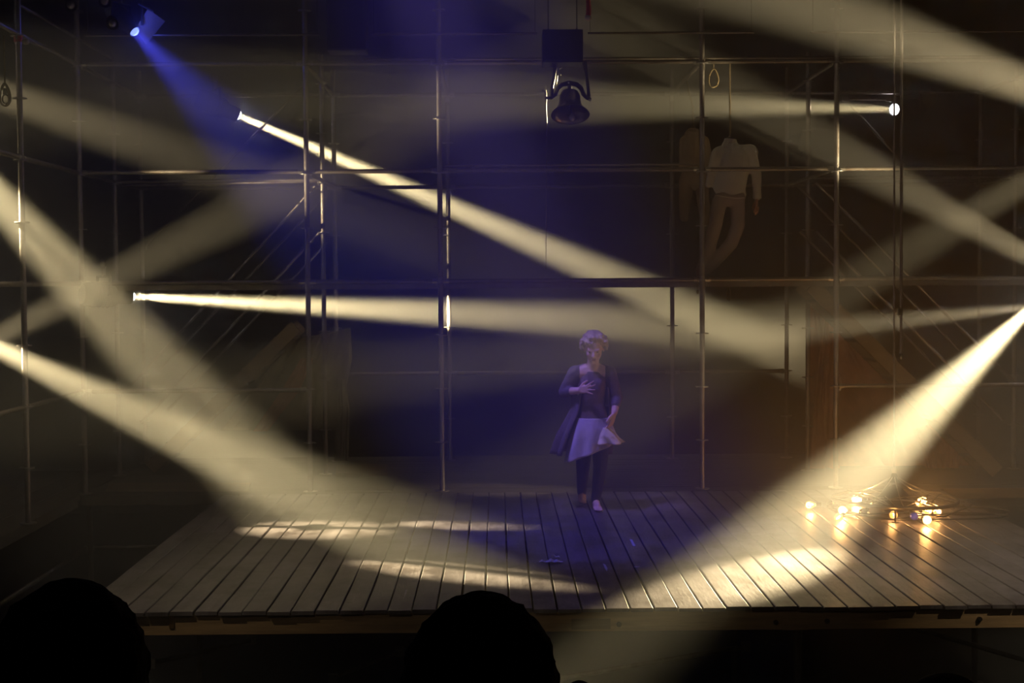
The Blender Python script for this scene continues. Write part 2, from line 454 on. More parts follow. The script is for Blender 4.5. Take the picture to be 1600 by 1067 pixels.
# ------------------------------------------------------------------ scaffold
TR = .0242
COLX = {'a': -3.95, 'b': -1.80, 'c': -.535, 'd': 1.965, 'e': 3.25, 'f': 5.42}
COLN = {'a': 'far left column', 'b': 'left stair column', 'c': 'column left of centre', 'd': 'column beside the hanging dummies',
        'e': 'right stair column', 'f': 'far right column'}
ROWY = {'1': 13.75, '2': 15.0, '3': 16.1}
ROWN = {'1': 'front row', '2': 'middle row', '3': 'rear row'}
ros0 = []
def post(x, y, z0, z1, label, zr0=.46, group=None):
    root = thing('scaffold_upright', label, 'scaffold post', (x, y, z0))
    mb = MB().tube((x, y, z0), (x, y, z1), TR, seg=16)
    part(mb, 'tube', 'galv_lit', root)
    z = zr0 - .0
    while z < z1 - .05:
        if z > z0 + .05:
            if not ros0:
                m2 = MB()
                m2.lathe([(TR, -.005), (.061, -.005), (.062, 0), (.061, .005), (TR, .005)], (0, 0, 0), seg=16)
                o = m2.build('rosette', 'rosette', smooth=False); ros0.append(o); o.parent = root; o.location = (0, 0, z - z0)
            else:
                o = ros0[0].copy(); COL.objects.link(o); o.parent = root; o.location = (0, 0, z - z0)
        z += .5135
    part(MB().tube((x, y, z0), (x, y, z0 + .01), .07, seg=12).tube((x, y, z0), (x, y, z0 + .12), .019), 'base_jack', 'steel', root)
    # spigot collars where the lengths join
    for zc in (z0 + 2.0, z0 + 4.0):
        if zc < z1 - .2: part(MB().tube((x, y, zc), (x, y, zc + .05), TR + .004, seg=14), 'spigot_collar', 'steel', root)
    return root
for r in '123':
    for c in 'abcdef':
        if (r, c) in (('2', 'c'), ('2', 'd')): continue
        x = COLX[c]; y = ROWY[r]
        top = 5.1 if (r == '1') else 4.35
        post(x, y, -.012, top, f'galvanised scaffold upright, {ROWN[r]}, {COLN[c]}')
post(-3.95, 12.06, -.012, 5.2, 'galvanised scaffold upright nearest the left edge, lit white along its side')
post(-3.95, 9.9, -.012, 5.2, 'galvanised scaffold upright past the left edge, nearest the audience')
post(5.42, 12.06, PIT, 5.2, 'galvanised scaffold upright past the right edge, nearest the audience')

def ledger(p, q, label, r=.0212, name='scaffold_ledger', cat='scaffold tube', m='galv', heads=True):
    p = Vector(p); q = Vector(q); d = (q - p).normalized()
    root = thing(name, label, cat, p)
    part(MB().tube(p + d * .05, q - d * .05, r, seg=12), 'tube', m, root)
    if heads:
        for s, e in ((1, p), (-1, q)):
            e2 = e + d * s * .03
            mbx = MB().tube(e2, e2 + d * s * .05, r + .004, seg=8)
            mbx.box((-.006, -.006, -.045), (.006, .006, .03), c=e2 + d * s * .012)
            part(mbx, 'wedge_head', 'steel', root, False)
    return root
Z0, Z1, ZM, ZT = .97, 3.05, 2.0, 4.07
BAYN = {'ab': 'left outer bay', 'bc': 'bay right of the left stair', 'cd': 'wide centre bay', 'de': 'bay left of the right stair', 'ef': 'right outer bay'}
ZN = {Z1: 'waist-high above the gallery', ZM: 'carrying the gallery floor', ZT: 'at the top lift', Z0: 'low under the gallery'}
def row_ledger(bay, r, z, extra=''):
    y = ROWY[r]; x0, x1 = COLX[bay[0]], COLX[bay[1]]
    ledger((x0, y, z), (x1, y, z), f'horizontal scaffold tube {ZN[z]}, {ROWN[r]}, {BAYN[bay]}')
for bay in BAYN:
    for z in (Z1, ZM, ZT): row_ledger(bay, '1', z)
    for z in (Z1, ZT): row_ledger(bay, '3', z)
    row_ledger(bay, '3', ZM)
row_ledger('ab', '1', Z0); row_ledger('ef', '1', Z0)
for bay in ('bc', 'cd', 'de'): row_ledger(bay, '3', Z0)
ledger((COLX['a'], 15.0, Z1), (COLX['b'], 15.0, Z1), 'horizontal scaffold tube waist-high above the gallery, middle row, left outer bay')
ledger((COLX['e'], 15.0, Z1), (COLX['f'], 15.0, Z1), 'horizontal scaffold tube waist-high above the gallery, middle row, right outer bay')
for c in 'abcdef':
    for z in (ZT, ZM, Z1):
        if z == Z1 and c in 'cd': continue
        ledger((COLX[c], 13.75, z), (COLX[c], 16.1, z), f'scaffold tube running front to back {ZN[z]}, {COLN[c]}')
# left side run towards the audience
for z, n in ((ZT, 'at the top lift'), (Z1, 'above the gallery'), (ZM, 'at gallery height'), (Z0, 'low beside the walkway')):
    ledger((-3.95, 9.9, z), (-3.95, 12.06, z), f'scaffold tube running along the left side {n}, nearer half')
    ledger((-3.95, 12.06, z), (-3.95, 13.75, z), f'scaffold tube running along the left side {n}, farther half')
    ledger((5.42, 12.06, z), (5.42, 13.75, z), f'scaffold tube running along the right side {n}')
ledger((-3.95, 8.6, -.53), (-3.95, 13.75, -.53), 'low scaffold tube below the left walkway edge running front to back')
ledger((-3.95, 13.75, -.53), (-2.62, 13.75, -.53), 'low scaffold tube left of the stage, under the rear deck edge')
# thin rails
def thin(p, q, label, r=.0135):
    return ledger(p, q, label, r, 'guard_rail', 'rail', heads=False)
zr = at(900, 258, 13.69).z
gr = thin((COLX['c'], 13.69, zr), (COLX['d'], 13.69, zr), 'thin guard rail with small hooks across the wide centre bay', .009)
for px in (738, 791, 842, 893, 995, 1048):
    p = at(px, 262, 13.69); part(MB().path([(p.x, 13.69, zr), (p.x, 13.68, zr - .02), (p.x + .012, 13.68, zr - .034)], .004), 'hook', 'steel', gr)
zz = at(900, 52, 13.3).z
for a_, b_, n in ((125, 508, 'left of the dark gap near the top'), (572, 848, 'left of the bell board'), (910, 1186, 'right of the bell board'), (1258, 1660, 'reaching past the right edge')):
    bar = thin((at(a_, 55, 13.3).x, 13.3, zz), (at(b_, 52, 13.3).x, 13.3, zz), 'thin lighting bar near the top, ' + n, .011)
    for px in (a_ + 12, b_ - 12): part(MB().tube((at(px, 52, 13.3).x, 13.3, zz), (at(px, 52, 13.3).x, 13.3, 12.0), .003, seg=6), 'hanger_wire', 'iron', bar)
zz2 = at(1000, 92, 13.95).z
thin((at(560, 94, 13.95).x, 13.95, zz2), (at(1700, 91, 13.95).x, 13.95, zz2), 'long faint tube just above the top lift, centre to right', .018)
zz3 = at(1000, 99, 13.45).z
thin((-3.95, 12.06, at(30, 6, 12.06).z), (-3.95, 15.0, at(30, 6, 12.06).z), 'faint upper tube running along the left side above the top lift', .014)
thin((at(190, 290, 14.7).x, 14.7, at(190, 290, 14.7).z), (at(503, 284, 14.7).x, 14.7, at(503, 284, 14.7).z), 'thin doubled hand rail behind the left stair top', .013)

# gallery floor
ga = thing('gallery_deck', 'long gallery floor of scaffold planks seen edge-on at eye level', 'deck', (.7, 14.9, 1.95))
mb = MB()
for i in range(7):
    y0 = 13.80 + i * .32
    if i >= 1:      # open over the stair heads
        mb.box((COLX['b'] + .5, y0, 1.955), (COLX['e'] - .5, y0 + .31, 1.995))
    else:
        mb.box((COLX['a'] + .03, y0, 1.955), (COLX['f'] - .03, y0 + .31, 1.995))
part(mb, 'planks', 'deckwood', ga, False)
part(MB().box((COLX['a'] + .03, 13.775, 1.93), (COLX['f'] - .03, 13.797, 2.008)), 'front_rim', 'galv', ga, False)
for i, px in enumerate([508, 574, 612, 647, 705, 712, 748, 768, 786, 807, 826, 846, 866, 885, 904, 925, 944, 963, 982, 1001, 1022, 1060, 1078]):
    x = at(px, 436, 13.76).x; w = .02 if i % 2 else .045
    part(MB().box((x - w / 2, 13.755, 2.004), (x + w / 2, 13.80, 2.016 + .006 * (i % 2))), 'glint_clip', 'rosette', ga, False)  # made-up metal clips standing in for glints along the deck edge

# ------------------------------------------------------------------ stairs
def stair(side, Yn, Yf):
    L = side == 'left'
    root = thing('scaffold_stair', f'steep scaffold stair with double tube hand rails on the {side} side', 'stair', at(230 if L else 1560, 745, Yn))
    if L:
        near = [((492, 292), (207, 600)), ((500, 363), (220, 661))]
        far = [((510, 305), (250, 577)), ((510, 380), (262, 641))]
        s0, s1 = (235, 737), (462, 510)
    else:
        near = [((1275, 285), (1585, 597)), ((1275, 362), (1567, 656))]
        far = [((1247, 291), (1500, 548)), ((1250, 362), (1530, 640))]
        s0, s1 = (1558, 737), (1268, 446)
    for (a, b) in near: part(MB().tube(at(*a, Yn), at(*b, Yn), .0155, seg=10), 'hand_rail', 'galv_lit', root)
    for (a, b) in far: part(MB().tube(at(*a, Yf), at(*b, Yf), .014, seg=10), 'hand_rail', 'galv_lit', root)
    p0 = at(*s0, Yn); p1 = at(*s1, Yn)
    p0.z = max(p0.z, .03)
    d = (p1 - p0).normalized(); n = Vector((-d.z, 0, d.x)) if True else None
    for Y in (Yn, Yf):
        mb = MB(); a = Vector((p0.x, Y, p0.z)); b = Vector((p1.x, Y, p1.z))
        mb.ring_strip([[a + n * .07 + Vector((0, .02, 0)), a + n * .07 - Vector((0, .02, 0)), a - n * .07 - Vector((0, .02, 0)), a - n * .07 + Vector((0, .02, 0))],
                       [b + n * .07 + Vector((0, .02, 0)), b + n * .07 - Vector((0, .02, 0)), b - n * .07 - Vector((0, .02, 0)), b - n * .07 + Vector((0, .02, 0))]])
        part(mb, 'stringer', 'palewood', root, False)
    for k in range(9):
        t = (k + .6) / 9.4; c = p0.lerp(p1, t)
        part(MB().box((c.x - .11, Yn + .022, c.z - .012), (c.x + .11, Yf - .022, c.z + .012)), 'tread', 'deckwood', root, False)
stair('left', 15.3, 15.8)
stair('right', 14.42, 14.94)
brace(at(475, 132, 16.13), at(225, 387, 16.13), 'long faint diagonal tube above the gallery, behind the left spotlight', r=.014)
brace(at(1322, 157, 16.07), at(1424, 268, 16.07), 'short diagonal tube below the right spotlight, sloping down right', r=.014)
brace(at(1320, 155, 16.06), at(1388, 155, 16.06), 'short bright tube stub just above the right spotlight beam', r=.014)
brace(at(1427, 440, 16.14), at(1580, 596, 16.14), 'reddish diagonal tube under the gallery at right, farther back', r=.013)

# ------------------------------------------------------------------ canvas cloths
def cloth(name, left, right, Y, label, m, amp=.05, rows=30, cols=30, seed=0, depth=0., cat='cloth'):
    """left/right: pixel polylines from top to bottom"""
    def lerp(poly, t):
        t *= len(poly) - 1; i = min(int(t), len(poly) - 2); u = t - i
        return (poly[i][0] * (1 - u) + poly[i + 1][0] * u, poly[i][1] * (1 - u) + poly[i + 1][1] * u)
    rings = []
    for r in range(rows + 1):
        t = r / rows; a = lerp(left, t); b = lerp(right, t); ring = []
        for c in range(cols + 1):
            u = c / cols
            dy = amp * (noise.noise(Vector((u * 7 + seed, t * 2.0, seed))) + .5 * noise.noise(Vector((u * 16 + seed, t * 3, 3 + seed)))) + depth * u
            pt = at(a[0] * (1 - u) + b[0] * u, a[1] * (1 - u) + b[1] * u, Y + dy); pt.z = max(pt.z, .004); ring.append(pt)
        rings.append(ring)
    mb = MB(); mb.ring_strip(rings, closed=False, cap=False)
    loc = rings[-1][0]
    o = mb.build(name, m, loc=loc); s = o.modifiers.new('solid', 'SOLIDIFY'); s.thickness = .006
    return tag(o, label, cat)
cloth('canvas_sheet', [(1267, 446), (1262, 600), (1268, 742)], [(1272, 446), (1425, 600), (1562, 738)], 15.25,
      'reddish brown canvas triangle hung below the right stair', 'canvas', .10, seed=1)
cloth('canvas_drape', [(1288, 470), (1276, 600), (1262, 745)], [(1305, 470), (1308, 600), (1312, 745)], 15.10,
      'narrow gathered brown drape beside the right stair post', 'canvas', .08, cols=16, seed=5)
cloth('burlap_bundle', [(1425, 672), (1440, 700), (1448, 735)], [(1475, 655), (1505, 690), (1498, 733)], 15.05,
      'pale crumpled cloth bundle at the foot of the right canvas', 'canvas', .12, seed=9)
cloth('canvas_sheet', [(455, 532), (410, 590), (345, 672)], [(548, 512), (550, 560), (528, 672)], 16.02,
      'greenish grey canvas sheet hung below the left stair', 'canvas_green', .09, seed=3)
cloth('canvas_strip', [(470, 560), (440, 610), (395, 674)], [(490, 560), (468, 610), (418, 674)], 15.93,
      'narrow brown strip leaning across the left canvas sheet', 'canvas', .03, cols=8, seed=4)
cloth('canvas_drape', [(528, 592), (526, 640), (522, 720)], [(540, 592), (546, 640), (544, 720)], 15.98,
      'short hanging cloth end right of the left canvas sheet', 'canvas_green', .05, cols=10, seed=7)

# ------------------------------------------------------------------ stage lights
def fixture(src, aim, watts, ang, blend, colr, label, scale=1.0, lens='lens', name='stage_spotlight', rad=.028):
    p = at(*src); q = at(*aim); d = (q - p).normalized()
    root = thing(name, label, 'stage light', p)
    u, v = frame(d); s = scale
    hb = MB().lathe([(.001, -.36 * s), (.07 * s, -.36 * s), (.085 * s, -.33 * s), (.085 * s, -.14 * s), (.06 * s, -.10 * s), (.058 * s, -.012 * s), (.052 * s, 0), (.046 * s, -.005 * s), (.045 * s, -.02 * s), (.050 * s, -.10 * s), (.070 * s, -.14 * s), (.070 * s, -.30 * s), (.001, -.31 * s)], p, d, seg=24)
    for k in range(5): hb.lathe([(.088 * s, -(.30 - k * .03) * s), (.091 * s, -(.295 - k * .03) * s), (.088 * s, -(.29 - k * .03) * s)], p, d, seg=24)
    part(hb, 'housing', 'housing', root)
    part(MB().lathe([(.001, .026 * s), (.02 * s, .021 * s), (.036 * s, .008 * s), (.044 * s, -.010 * s)], p, d, seg=24), 'lens', lens, root)
    c = p - d * .2 * s
    hz = d.cross(Vector((0, 0, 1))).normalized()
    yk = MB().path([c + hz * .09 * s, c + hz * .12 * s, c + hz * .12 * s + Vector((0, 0, .13 * s)), c - hz * .12 * s + Vector((0, 0, .13 * s)), c - hz * .12 * s, c - hz * .09 * s], .011 * s, seg=6)
    part(yk, 'yoke', 'housing', root)
    kb = MB().tube(c + Vector((0, 0, .13 * s)), c + Vector((0, 0, .2 * s)), .014 * s).lathe([(.02 * s, -.02), (.034 * s, -.02), (.034 * s, .02), (.02 * s, .02)], c + Vector((0, 0, .22 * s)), (1, 0, 0), seg=14)
    part(kb, 'hook_clamp', 'steel', root)
    ld = bpy.data.lights.new('beam_light', 'SPOT'); ld.energy = watts; ld.color = colr
    ld.spot_size = math.radians(ang); ld.spot_blend = blend; ld.shadow_soft_size = rad
    lo = bpy.data.objects.new('beam_light', ld); COL.objects.link(lo)
    lo.parent = root; lo.location = -d * (.05 * s)
    lo.rotation_euler = (-d).to_track_quat('Z', 'Y').to_euler()
    return root
for n_, b in enumerate(BEAMS):
    fixture(b[0], b[1], b[2], b[3], b[4], b[5], b[6], 1.35 if n_ < 4 else 1.0, rad=.036 if n_ < 4 else .028)
BLUE_W = 1250
bl = fixture((211, 50, 13.0), (985, 850, 11.1), BLUE_W, 30, 1.0, (.06, .07, 1.0), 'blue gelled floodlight with an open flap near the top left', 1.0, 'lens_blue', 'flood_light', .05)
# gel frame and open barn door behind the beam
part(MB().ring_strip([[at(231, 14, 13.12), at(258, 33, 13.30), at(228, 70, 13.30), at(211, 46, 13.12)],
                      [at(231, 14, 13.13), at(258, 33, 13.31), at(228, 70, 13.31), at(211, 46, 13.13)]]), 'barn_door', 'grey_paint', bl, False)
sp = bpy.data.lights.new('added_spill', 'POINT'); sp.energy = 5; sp.color = (.06, .09, 1); sp.shadow_soft_size = .015  # extra point light added to turn the barn door blue
so = bpy.data.objects.new('added_spill', sp); COL.objects.link(so); so.parent = bl; so.location = at(217, 46, 12.98) - bl.location
part(MB().tube(at(216, 5, 13.05), at(240, 18, 13.1), .012).tube(at(222, -30, 13.05), at(222, 40, 13.1), .012), 'bracket', 'housing', bl)
fixture((191, -1784, 9.6), (925, 835, 11.5), 3900, 17.5, .8, (.09, .06, 1.0), 'added unseen blue flood light high above, tinting the centre boards', 1.2, 'lens_blue', 'flood_light', .06)  # second blue lamp, out of view, added to deepen the blue on the boards
fixture((185, -1217, 9.5), (924, 645, 12.5), 4200, 9.5, 1., (.36, .26, 1.0), 'added unseen violet spotlight very high at left, brightening the walking woman', 1.0, 'lens_blue', 'stage_spotlight', .03)  # invented lamp, out of view, added to lift the woman from the haze
# unseen fill lamp added over the audience, a weak general wash
FOH_FILL_W = 210
fixture((-3720, -7000, 1.0), (900, 640, 12.0), FOH_FILL_W, 44, 1.0, (1, .82, .62), 'added unseen fill light over the audience, a dim wash', 1.2, 'lens', 'fill_wash', .08)

fixture((3474, -1584, 5.0), (1560, 888, 9.9), 3000, 24, 1., (1, .80, .52), 'added unseen warm fill light at right, aimed at the right front boards', 1.1, 'lens', 'fill_wash', .06)  # invented lamp, added to brighten the right front of the stage
fixture((-1472, -1584, 5.0), (330, 925, 9.4), 700, 20, 1., (1, .80, .52), 'added unseen warm fill light at left, aimed at the left front boards', 1.1, 'lens', 'fill_wash', .06)  # its weaker left counterpart, likewise added to brighten the boards

# dark hanging boxes and small unlit lamps on the top bar
def hang_box(px0, py0, px1, py1, Y, name, label, cat, dz=.2):
    a = at(px0, py0, Y); b = at(px1, py1, Y)
    root = thing(name, label, cat, ((a.x + b.x) / 2, Y, b.z))
    part(MB().box((a.x, Y, b.z), (b.x, Y + dz, a.z)), 'body', 'housing', root, False)
    part(MB().box((a.x + .02, Y - .01, b.z + .02), (b.x - .02, Y, a.z - .02)), 'front_panel', 'black_cloth', root, False)
    for x in (a.x + .05, b.x - .05):
        part(MB().tube((x, Y + .05, a.z), (x, Y + .05, 12.0), .006, seg=6), 'hanger', 'iron', root)
    return root
hang_box(509, -60, 571, 78, 12.9, 'hanging_speaker', 'black box hanging at the top, hiding part of the thin bar', 'speaker', .3)
def par(px, py, Y, label):
    p = at(px, py, Y); root = thing('small_lamp', label, 'lamp', p)
    d = Vector((.3, -.8, -.5)).normalized()
    part(MB().lathe([(.001, -.12), (.035, -.12), (.05, -.08), (.055, 0), (.05, 0), (.045, -.03)], p, d, seg=18), 'shade', 'housing', root)
    part(MB().ellipsoid(p - d * .02, (.035, .035, .035)), 'reflector_bulb', 'steel', root)
    part(MB().tube(p - d * .1, p - d * .1 + Vector((0, 0, .25)), .008), 'bracket', 'housing', root)
par(111, 9, 12.5, 'small unlit lamp with pinkish glass at the very top left')
par(164, 3, 12.6, 'small unlit lamp touching the top edge, left of the blue light')
par(176, 38, 12.6, 'small dark lamp hanging between the pink lamp and the blue light')

# ------------------------------------------------------------------ bell
BY = 12.75
bw_ = .0057
bc = at(890, 143, BY)
bell = thing('hanging_bell', 'dark bronze bell in an iron yoke hanging upper centre', 'bell', bc)
H = .255; R = .168
prof = [(.004, 0), (.055, -.003), (.078, -.016), (.090, -.045), (.094, -.09), (.102, -.135), (.120, -.175), (.146, -.208), (.166, -.225), (.170, -.235),
        (.158, -.232), (.138, -.212), (.108, -.175), (.090, -.135), (.082, -.09), (.076, -.045), (.06, -.02), (.004, -.015)]
BAX = Vector((0, .40, .92)).normalized()
part(MB().lathe(prof, bc, BAX, seg=48), 'bell_body', 'bell', bell)
part(MB().tube(bc - BAX * .02, bc - BAX * .22 + Vector((.012, 0, 0)), .008).ellipsoid(bc - BAX * .25 + Vector((.016, 0, -.01)), (.026, .026, .032)), 'clapper', 'steel', bell)
A = lambda px, py, dy=0: at(px, py, BY + dy)
yk = MB().path([A(852, 153), A(862, 153), A(868, 148), A(872, 138), A(879, 132), A(890, 130), A(901, 132), A(908, 138), A(912, 148), A(918, 154), A(924, 155)], [.013, .016, .019, .021, .022, .024, .022, .021, .019, .016, .012], seg=10)
yk.tube(A(890, 131), A(890, 144), .02)
part(yk, 'yoke', 'iron', bell)
for pts in ([(866, 96), (867, 105), (866, 120), (863, 135), (862, 150)], [(913, 96), (915, 108), (917, 122), (919, 138), (920, 152)]):
    part(MB().path([A(*p) for p in pts], [.022, .018, .014, .014, .018], seg=10), 'hanger_arm', 'iron', bell)
part(MB().path([A(852, 141), A(853, 150), A(853, 172), A(854, 192)], [.010, .009, .008, .009], seg=8).ellipsoid(A(849, 141), (.014, .014, .014)), 'pull_lever', 'steel', bell)
part(MB().tube(A(854, 192), A(853, 420), .003, seg=6), 'pull_rope', 'rope', bell)
part(MB().path([A(872, 112), A(873, 108), A(878, 105)], .009).ellipsoid(A(875, 117), (.010, .010, .010)).tube(A(871, 118), A(869, 133), .005), 'catch', 'steel', bell)
for px, py in ((921, 156), (889, 129)):
    part(MB().ellipsoid(A(px, py, -.02), (.012, .012, .012)), 'bolt', 'steel', bell)
hang_box(848, 46, 911, 97, BY - .12, 'bell_mount', 'black wooden mounting box above the bell', 'mount', .3)

# red cord, ropes, coils
def tagm(mb, name, m, label, cat, group=None):
    loc = mb.v[0]; o = mb.build(name, m, loc=loc); return tag(o, label, cat, group)
rc = thing('red_bell_pull', 'red tasselled cord with a cream ball end hanging above the bell', 'cord', at(918, 30, 12.0))
part(MB().path([at(918, -60, 12.0), at(919, 0, 12.0), at(920, 15, 12.0), at(919, 27, 12.0)], [.014, .018, .022, .022], seg=10), 'cord', 'red_cord', rc)
part(MB().ellipsoid(at(919, 28, 12.0), (.03, .03, .028)), 'ball', 'cream', rc)
def coil(px, py, Y, w, h, label, loops=4, m='rope', top=None, r=.006):
    c = at(px, py, Y); pts = []
    k = Y / F
    for i in range(loops * 22 + 1):
        t = 2 * PI * i / 22; j = 1 - .1 * math.sin(i * .31)
        pts.append(c + Vector((w * k * j * math.sin(t) * (1 - .35 * math.cos(t)), .02 * math.sin(i * .17), h * k * j * math.cos(t))))
    mb = MB().path([c + Vector((0, 0, (top or 30) * k))] + pts, r, seg=6)
    return tagm(mb, 'rope_coil', m, label, 'rope')
coil(1115, 121, 14.0, 7, 14, 'small coil of yellow rope hanging right of the tall upright')
coil(8, 147, 10.9, 7, 17, 'loops of pale cord around a hanging bulb at the left edge', 3, top=90)
hb = thing('hanging_bulb', 'clear glass bulb hanging in cord loops at the left edge', 'bulb', at(8, 150, 10.9))
part(MB().ellipsoid(at(9, 155, 10.9), (.03, .03, .038)), 'glass', 'bulb_off', hb)
part(MB().tube(at(8, 148, 10.9), at(8, 138, 10.9), .016), 'socket', 'iron', hb)
cl = thing('pipe_clamp', 'bright round clamp on the leftmost upright near the top', 'clamp', at(38, 62, 11.98))
part(MB().ellipsoid(at(40, 65, 11.98), (.032, .03, .026)), 'cap', 'cream', cl)
part(MB().lathe([(.026, -.03), (.036, -.03), (.036, .03), (.026, .03)], Vector((-3.95, 12.06, at(34, 60, 12.06).z)), (0, 0, 1), seg=16), 'collar', 'red_cord', cl)
h_ = at(1357, 462, 14); coil(1139, 459, 13.9, 3, 10, 'tiny loop of pale string under the gallery, right of the tall upright', 2, top=16, r=.003)
tp = at(1090, 456, 13.7); tagm(MB().tube(tp + Vector((0, 0, .03)), tp + Vector((0, 0, .13)), .003).ellipsoid(tp, (.012, .012, .022)), 'string_end', 'rope', 'short string with a knotted end hanging under the gallery beside the tall upright', 'string')

# ------------------------------------------------------------------ hanging dummies
def dummy(Y, label, P, shirt, trou):
    root = thing('hanging_dummy', label, 'dummy', at(*P['collar'], Y))
    T = lambda p, dy=0: at(p[0], p[1], Y + dy)
    k = Y / F
    mb = MB()
    sh = P['shirt']
    for a, b, ra, rb in sh: mb.capsule(T(a), T(b), ra * k, rb * k, flat=((0, 1, 0), .7))
    o = part(mb, 'shirt', shirt, root); remesh(o, .011, 5)
    if 'hem' in P:
        o2 = part(MB().path([T(p, -.10) for p in P['hem']], .006), 'shirt_hem', shirt, root)
    mb = MB()
    for a, b, ra, rb in P['trousers']: mb.capsule(T(a), T(b), ra * k, rb * k, flat=((0, 1, 0), .8))
    o = part(mb, 'trousers', trou, root); remesh(o, .011, 5)
    if 'hand' in P:
        x, y = P['hand']; mb = MB(); mb.capsule(T((x, y)), T((x - 1, y + 12)), 3.6 * k, 3.2 * k, flat=((1, 0, 0), .7))
        for j, (dx, ln) in enumerate(((-3, 9), (-1, 12), (1.2, 11), (3.2, 8))):
            mb.chain([T((x + dx, y + 12)), T((x + dx - .5, y + 12 + ln * .6), -.01), T((x + dx - 1.5, y + 12 + ln), .01)], [1.1 * k, 1.0 * k, .8 * k], seg=8)
        mb.chain([T((x - 3, y + 4)), T((x - 6, y + 10)), T((x - 6.5, y + 14))], [1.2 * k, 1.1 * k, .9 * k], seg=8)
        o = part(mb, 'hand', 'dummy_hand', root); remesh(o, .004, 2)
    if 'cuff' in P:
        a, b = P['cuff']; part(MB().tube(T(a), T(b), 6.2 * k, 6.8 * k, seg=14), 'cuff', shirt, root)
    cx, cyy = P['collar']
    part(MB().lathe([(.05, -.03), (.062, 0), (.058, .028), (.05, .0)], T((cx, cyy)), (0.1, 0, 1), seg=18), 'collar', shirt, root)
    r = MB().path([T((cx, cyy + 6)), T((cx - .3, cyy - 40)), (Vector(P['tie']) if 'tie' in P else T((cx - .8, P['top'])))], .009, seg=8)
    for q in range(4): r.lathe([(.014, -.008), (.02, 0), (.014, .008)], T((cx, cyy + 4 - 4 * q)), (0, 0, 1), seg=10)
    return root, r
d1, r1 = dummy(13.98, 'headless dummy in a pale shirt and dark trousers, hanging by a rope', {
  'collar': (1141, 222), 'top': 94,
  'shirt': [((1141, 230), (1148, 252), 14, 24), ((1125, 242), (1172, 238), 14, 13), ((1148, 252), (1143, 290), 25, 23), ((1134, 262), (1131, 292), 14, 17), ((1158, 255), (1149, 293), 14, 14),
            ((1120, 246), (1113, 268), 11, 8), ((1113, 268), (1107, 288), 8, 6), ((1172, 242), (1182, 272), 11, 8.5), ((1182, 272), (1183, 308), 8.5, 6), ((1136, 300), (1158, 303), 10, 9)],
  'hem': [(1116, 304), (1130, 307), (1150, 310), (1163, 309)],
  'cuff': ((1183, 300), (1183, 310)),
  'trousers': [((1132, 308), (1150, 308), 15, 15), ((1124, 315), (1118, 350), 11.5, 11), ((1118, 350), (1109, 385), 11, 10), ((1109, 385), (1095, 424), 10, 8.5),
               ((1152, 315), (1153, 352), 11.5, 11), ((1153, 352), (1143, 380), 11, 10.5), ((1143, 380), (1114, 412), 10.5, 9.5), ((1112, 412), (1096, 428), 10, 8)],
  'hand': (1182, 312)}, 'shirt', 'trousers')
tag(r1.build('hanging_rope', 'rope', loc=r1.v[0]), 'pale rope holding up the dummy in the light shirt', 'rope')
d2, r2 = dummy(14.9, 'headless dummy in brown clothes, hanging partly behind the tall upright', {
  'collar': (1083, 206), 'top': 101, 'tie': (1.965, 14.9, 4.07),
  'shirt': [((1083, 214), (1085, 262), 15, 19), ((1072, 222), (1098, 222), 11, 11), ((1070, 226), (1067, 262), 9, 7), ((1101, 226), (1106, 262), 9, 8), ((1083, 262), (1086, 280), 19, 18)],
  'trousers': [((1076, 276), (1094, 276), 13, 13), ((1073, 282), (1070, 316), 12, 10), ((1070, 316), (1069, 340), 10, 7), ((1096, 282), (1099, 316), 12, 10), ((1099, 316), (1102, 345), 10, 8)]},
  'shirt_tan', 'trousers_tan')
tag(r2.build('hanging_rope', 'rope', loc=r2.v[0]), 'dim rope holding up the dummy in brown clothes', 'rope')

# ------------------------------------------------------------------ ring of bulbs on the floor
RC = on_floor(1397, 797, 0); RC.z = 0
RY = RC.y
ch = thing('bulb_chandelier', 'black iron ring chandelier with glowing bulbs lowered onto the boards', 'chandelier', RC)
RR = .53; zring = .10
part(MB().path([RC + Vector((RR * math.cos(2 * PI * k / 64), RR * math.sin(2 * PI * k / 64), zring + .008 * math.sin(4 * PI * k / 64))) for k in range(64)], .016, seg=10, closed=True), 'ring', 'iron', ch)
apex = at(1397, 742, RY)
for k in range(10):
    a = 2 * PI * k / 10 + .2
    e = RC + Vector((RR * math.cos(a), RR * math.sin(a), zring)); pts = []
    for j in range(9):
        t = j / 8; p = apex.lerp(e, t); p.z -= .035 * math.sin(PI * t); pts.append(p)
    part(MB().path(pts, .0045, seg=6), 'suspension_wire', 'steel', ch)
part(MB().lathe([(.008, .03), (.018, .02), (.03, -.01), (.05, -.05), (.06, -.06), (.05, -.055)], apex, seg=16), 'apex_cap', 'iron', ch)
